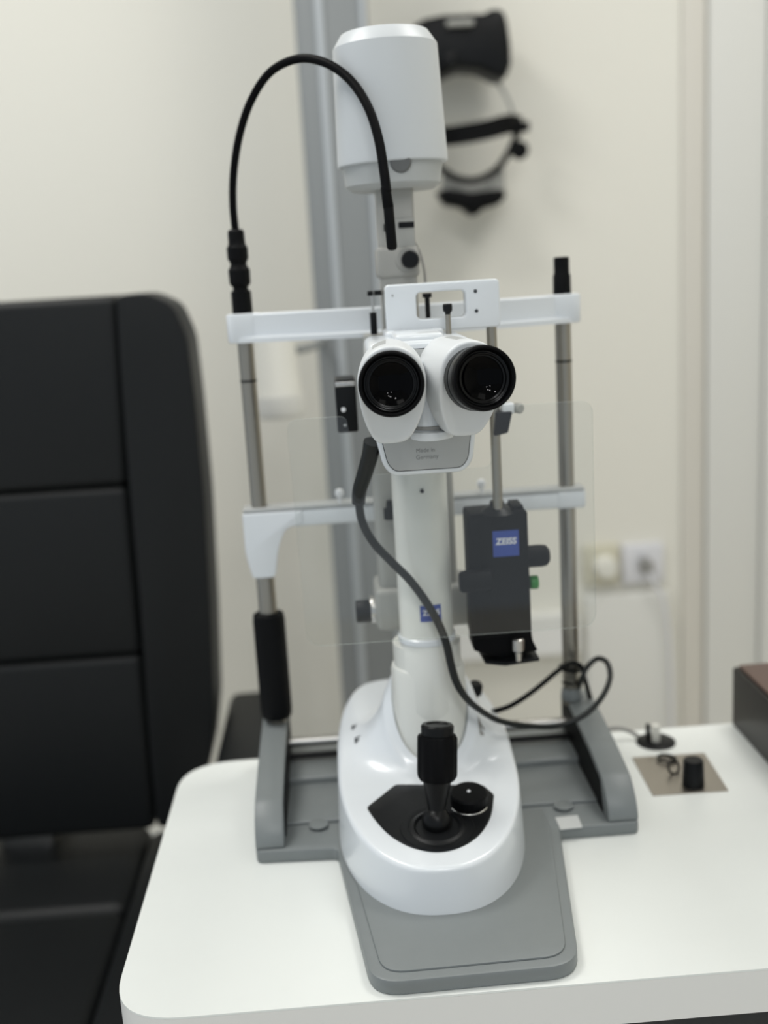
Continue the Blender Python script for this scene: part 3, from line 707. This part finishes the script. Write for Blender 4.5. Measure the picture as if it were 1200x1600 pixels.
obj('lower_mount', prism(rounded([(.0992, .182), (.0992, .1690), (.1225, .1595), (.1530, .1650), (.1490, .1740), (.1480, .182)], .0015), .860, .890, 'XZ', bev=.001), 'rubber', t)
obj('foot_plate', prism([(.108, .858), (.1240, .850), (.1535, .856), (.1535, .892), (.106, .892)], .1570, .1600, 'XY', bev=.0008, seg=2), 'black', t)
obj('probe_holder', lathe([(0, 0), (.0030, 0), (.0034, .007), (.0052, .009), (.0052, .0185), (.004, .0195), (0, .0195)], Matrix.Translation((.1355, .8535, .1600)), seg=32), 'chrome', t)
obj('dial_knob', lathe([(0, 0), (.0070, 0), (.0088, .002), (.0092, .006), (.0092, .0235), (.0085, .0255), (0, .0255)], frame((.0885, .8480, .2325), (1, 0, 0)), seg=48), 'matte', t)
obj('dial_knob', lathe([(0, 0), (.0092, 0), (.0092, .013), (.0085, .017), (.0055, .0195), (0, .0200)], frame((.1470, .8700, .2440), (1, 0, 0)), seg=48), 'matte', t)
obj('button', cyl((.1500, .872, .2210), (.1570, .872, .2210), .0058, bev=.001), 'green', t)['label'] = 'green round button'
bd = obj('badge', bx(.1183, .1395, .8568, .8582, .2490, .2705), 'blue', bb); bd['label'] = 'square blue badge with white lettering'
obj('lettering', text('ZEISS', .0072, front(.1290, .8567, .2615), .0001, .00022, .1, 1.0), 'ink', bd, smooth=0)

# ================================================================= cables
t = thing('instrument_cable', 'thick dark grey cable swinging from the microscope head across the cream column to the right', 'cable', (.1, .85, .10))
P = [at(*p) for p in ((582, 690, .815), (578, 712, .82), (570, 740, .828), (562, 765, .835), (560, 785, .84))]
obj('cable_boot', tube(P, lambda q: .0068-.0014*q, n=8), 'cable', t)
obj('boot_clamp', cyl(at(592, 704, .818), at(572, 698, .818), .0055, bev=.001), 'matte', t)
P = [(560, 780, .84), (566, 815, .843), (584, 848, .845), (612, 878, .846), (640, 906, .845), (664, 938, .844), (684, 972, .844), (697, 1005, .844), (705, 1040, .845), (714, 1068, .846), (728, 1090, .850), (748, 1108, .860), (780, 1126, .88), (825, 1134, .905), (870, 1134, .92), (912, 1118, .925), (940, 1090, .935), (953, 1060, .95), (949, 1036, .965), (934, 1029, .985), (918, 1042, .985), (908, 1062, .985), (903, 1080, 1.02)]
obj('cable_sheath', tube([at(*p) for p in P], lambda q: .0034 if q < .4 else max(.0026, .0034-.008*(q-.4)), n=10), 'cable', t)
t = thing('thin_cable', 'thinner black cable rising from the base body and tied to the right steel pole', 'cable', (.2, .97, .07))
P = [(770, 1112, .935), (795, 1104, .945), (822, 1088, .955), (848, 1068, .965), (872, 1048, .975), (893, 1036, .985), (908, 1042, .985), (914, 1062, .99), (922, 1090, 1.0)]
obj('cable_sheath', tube([at(*p) for p in P], .0024, n=10), 'matte', t)
obj('cable_tie', ring((.2105, 1.004, .092), .0105, .0016, (.1, 0, 1)), 'matte', t)
a = at(878, 1066, .99); obj('tie_tail', cyl(a, a+Vector((.012, 0, -.003)), .0013), 'matte', t)

bpy.context.view_layer.update()
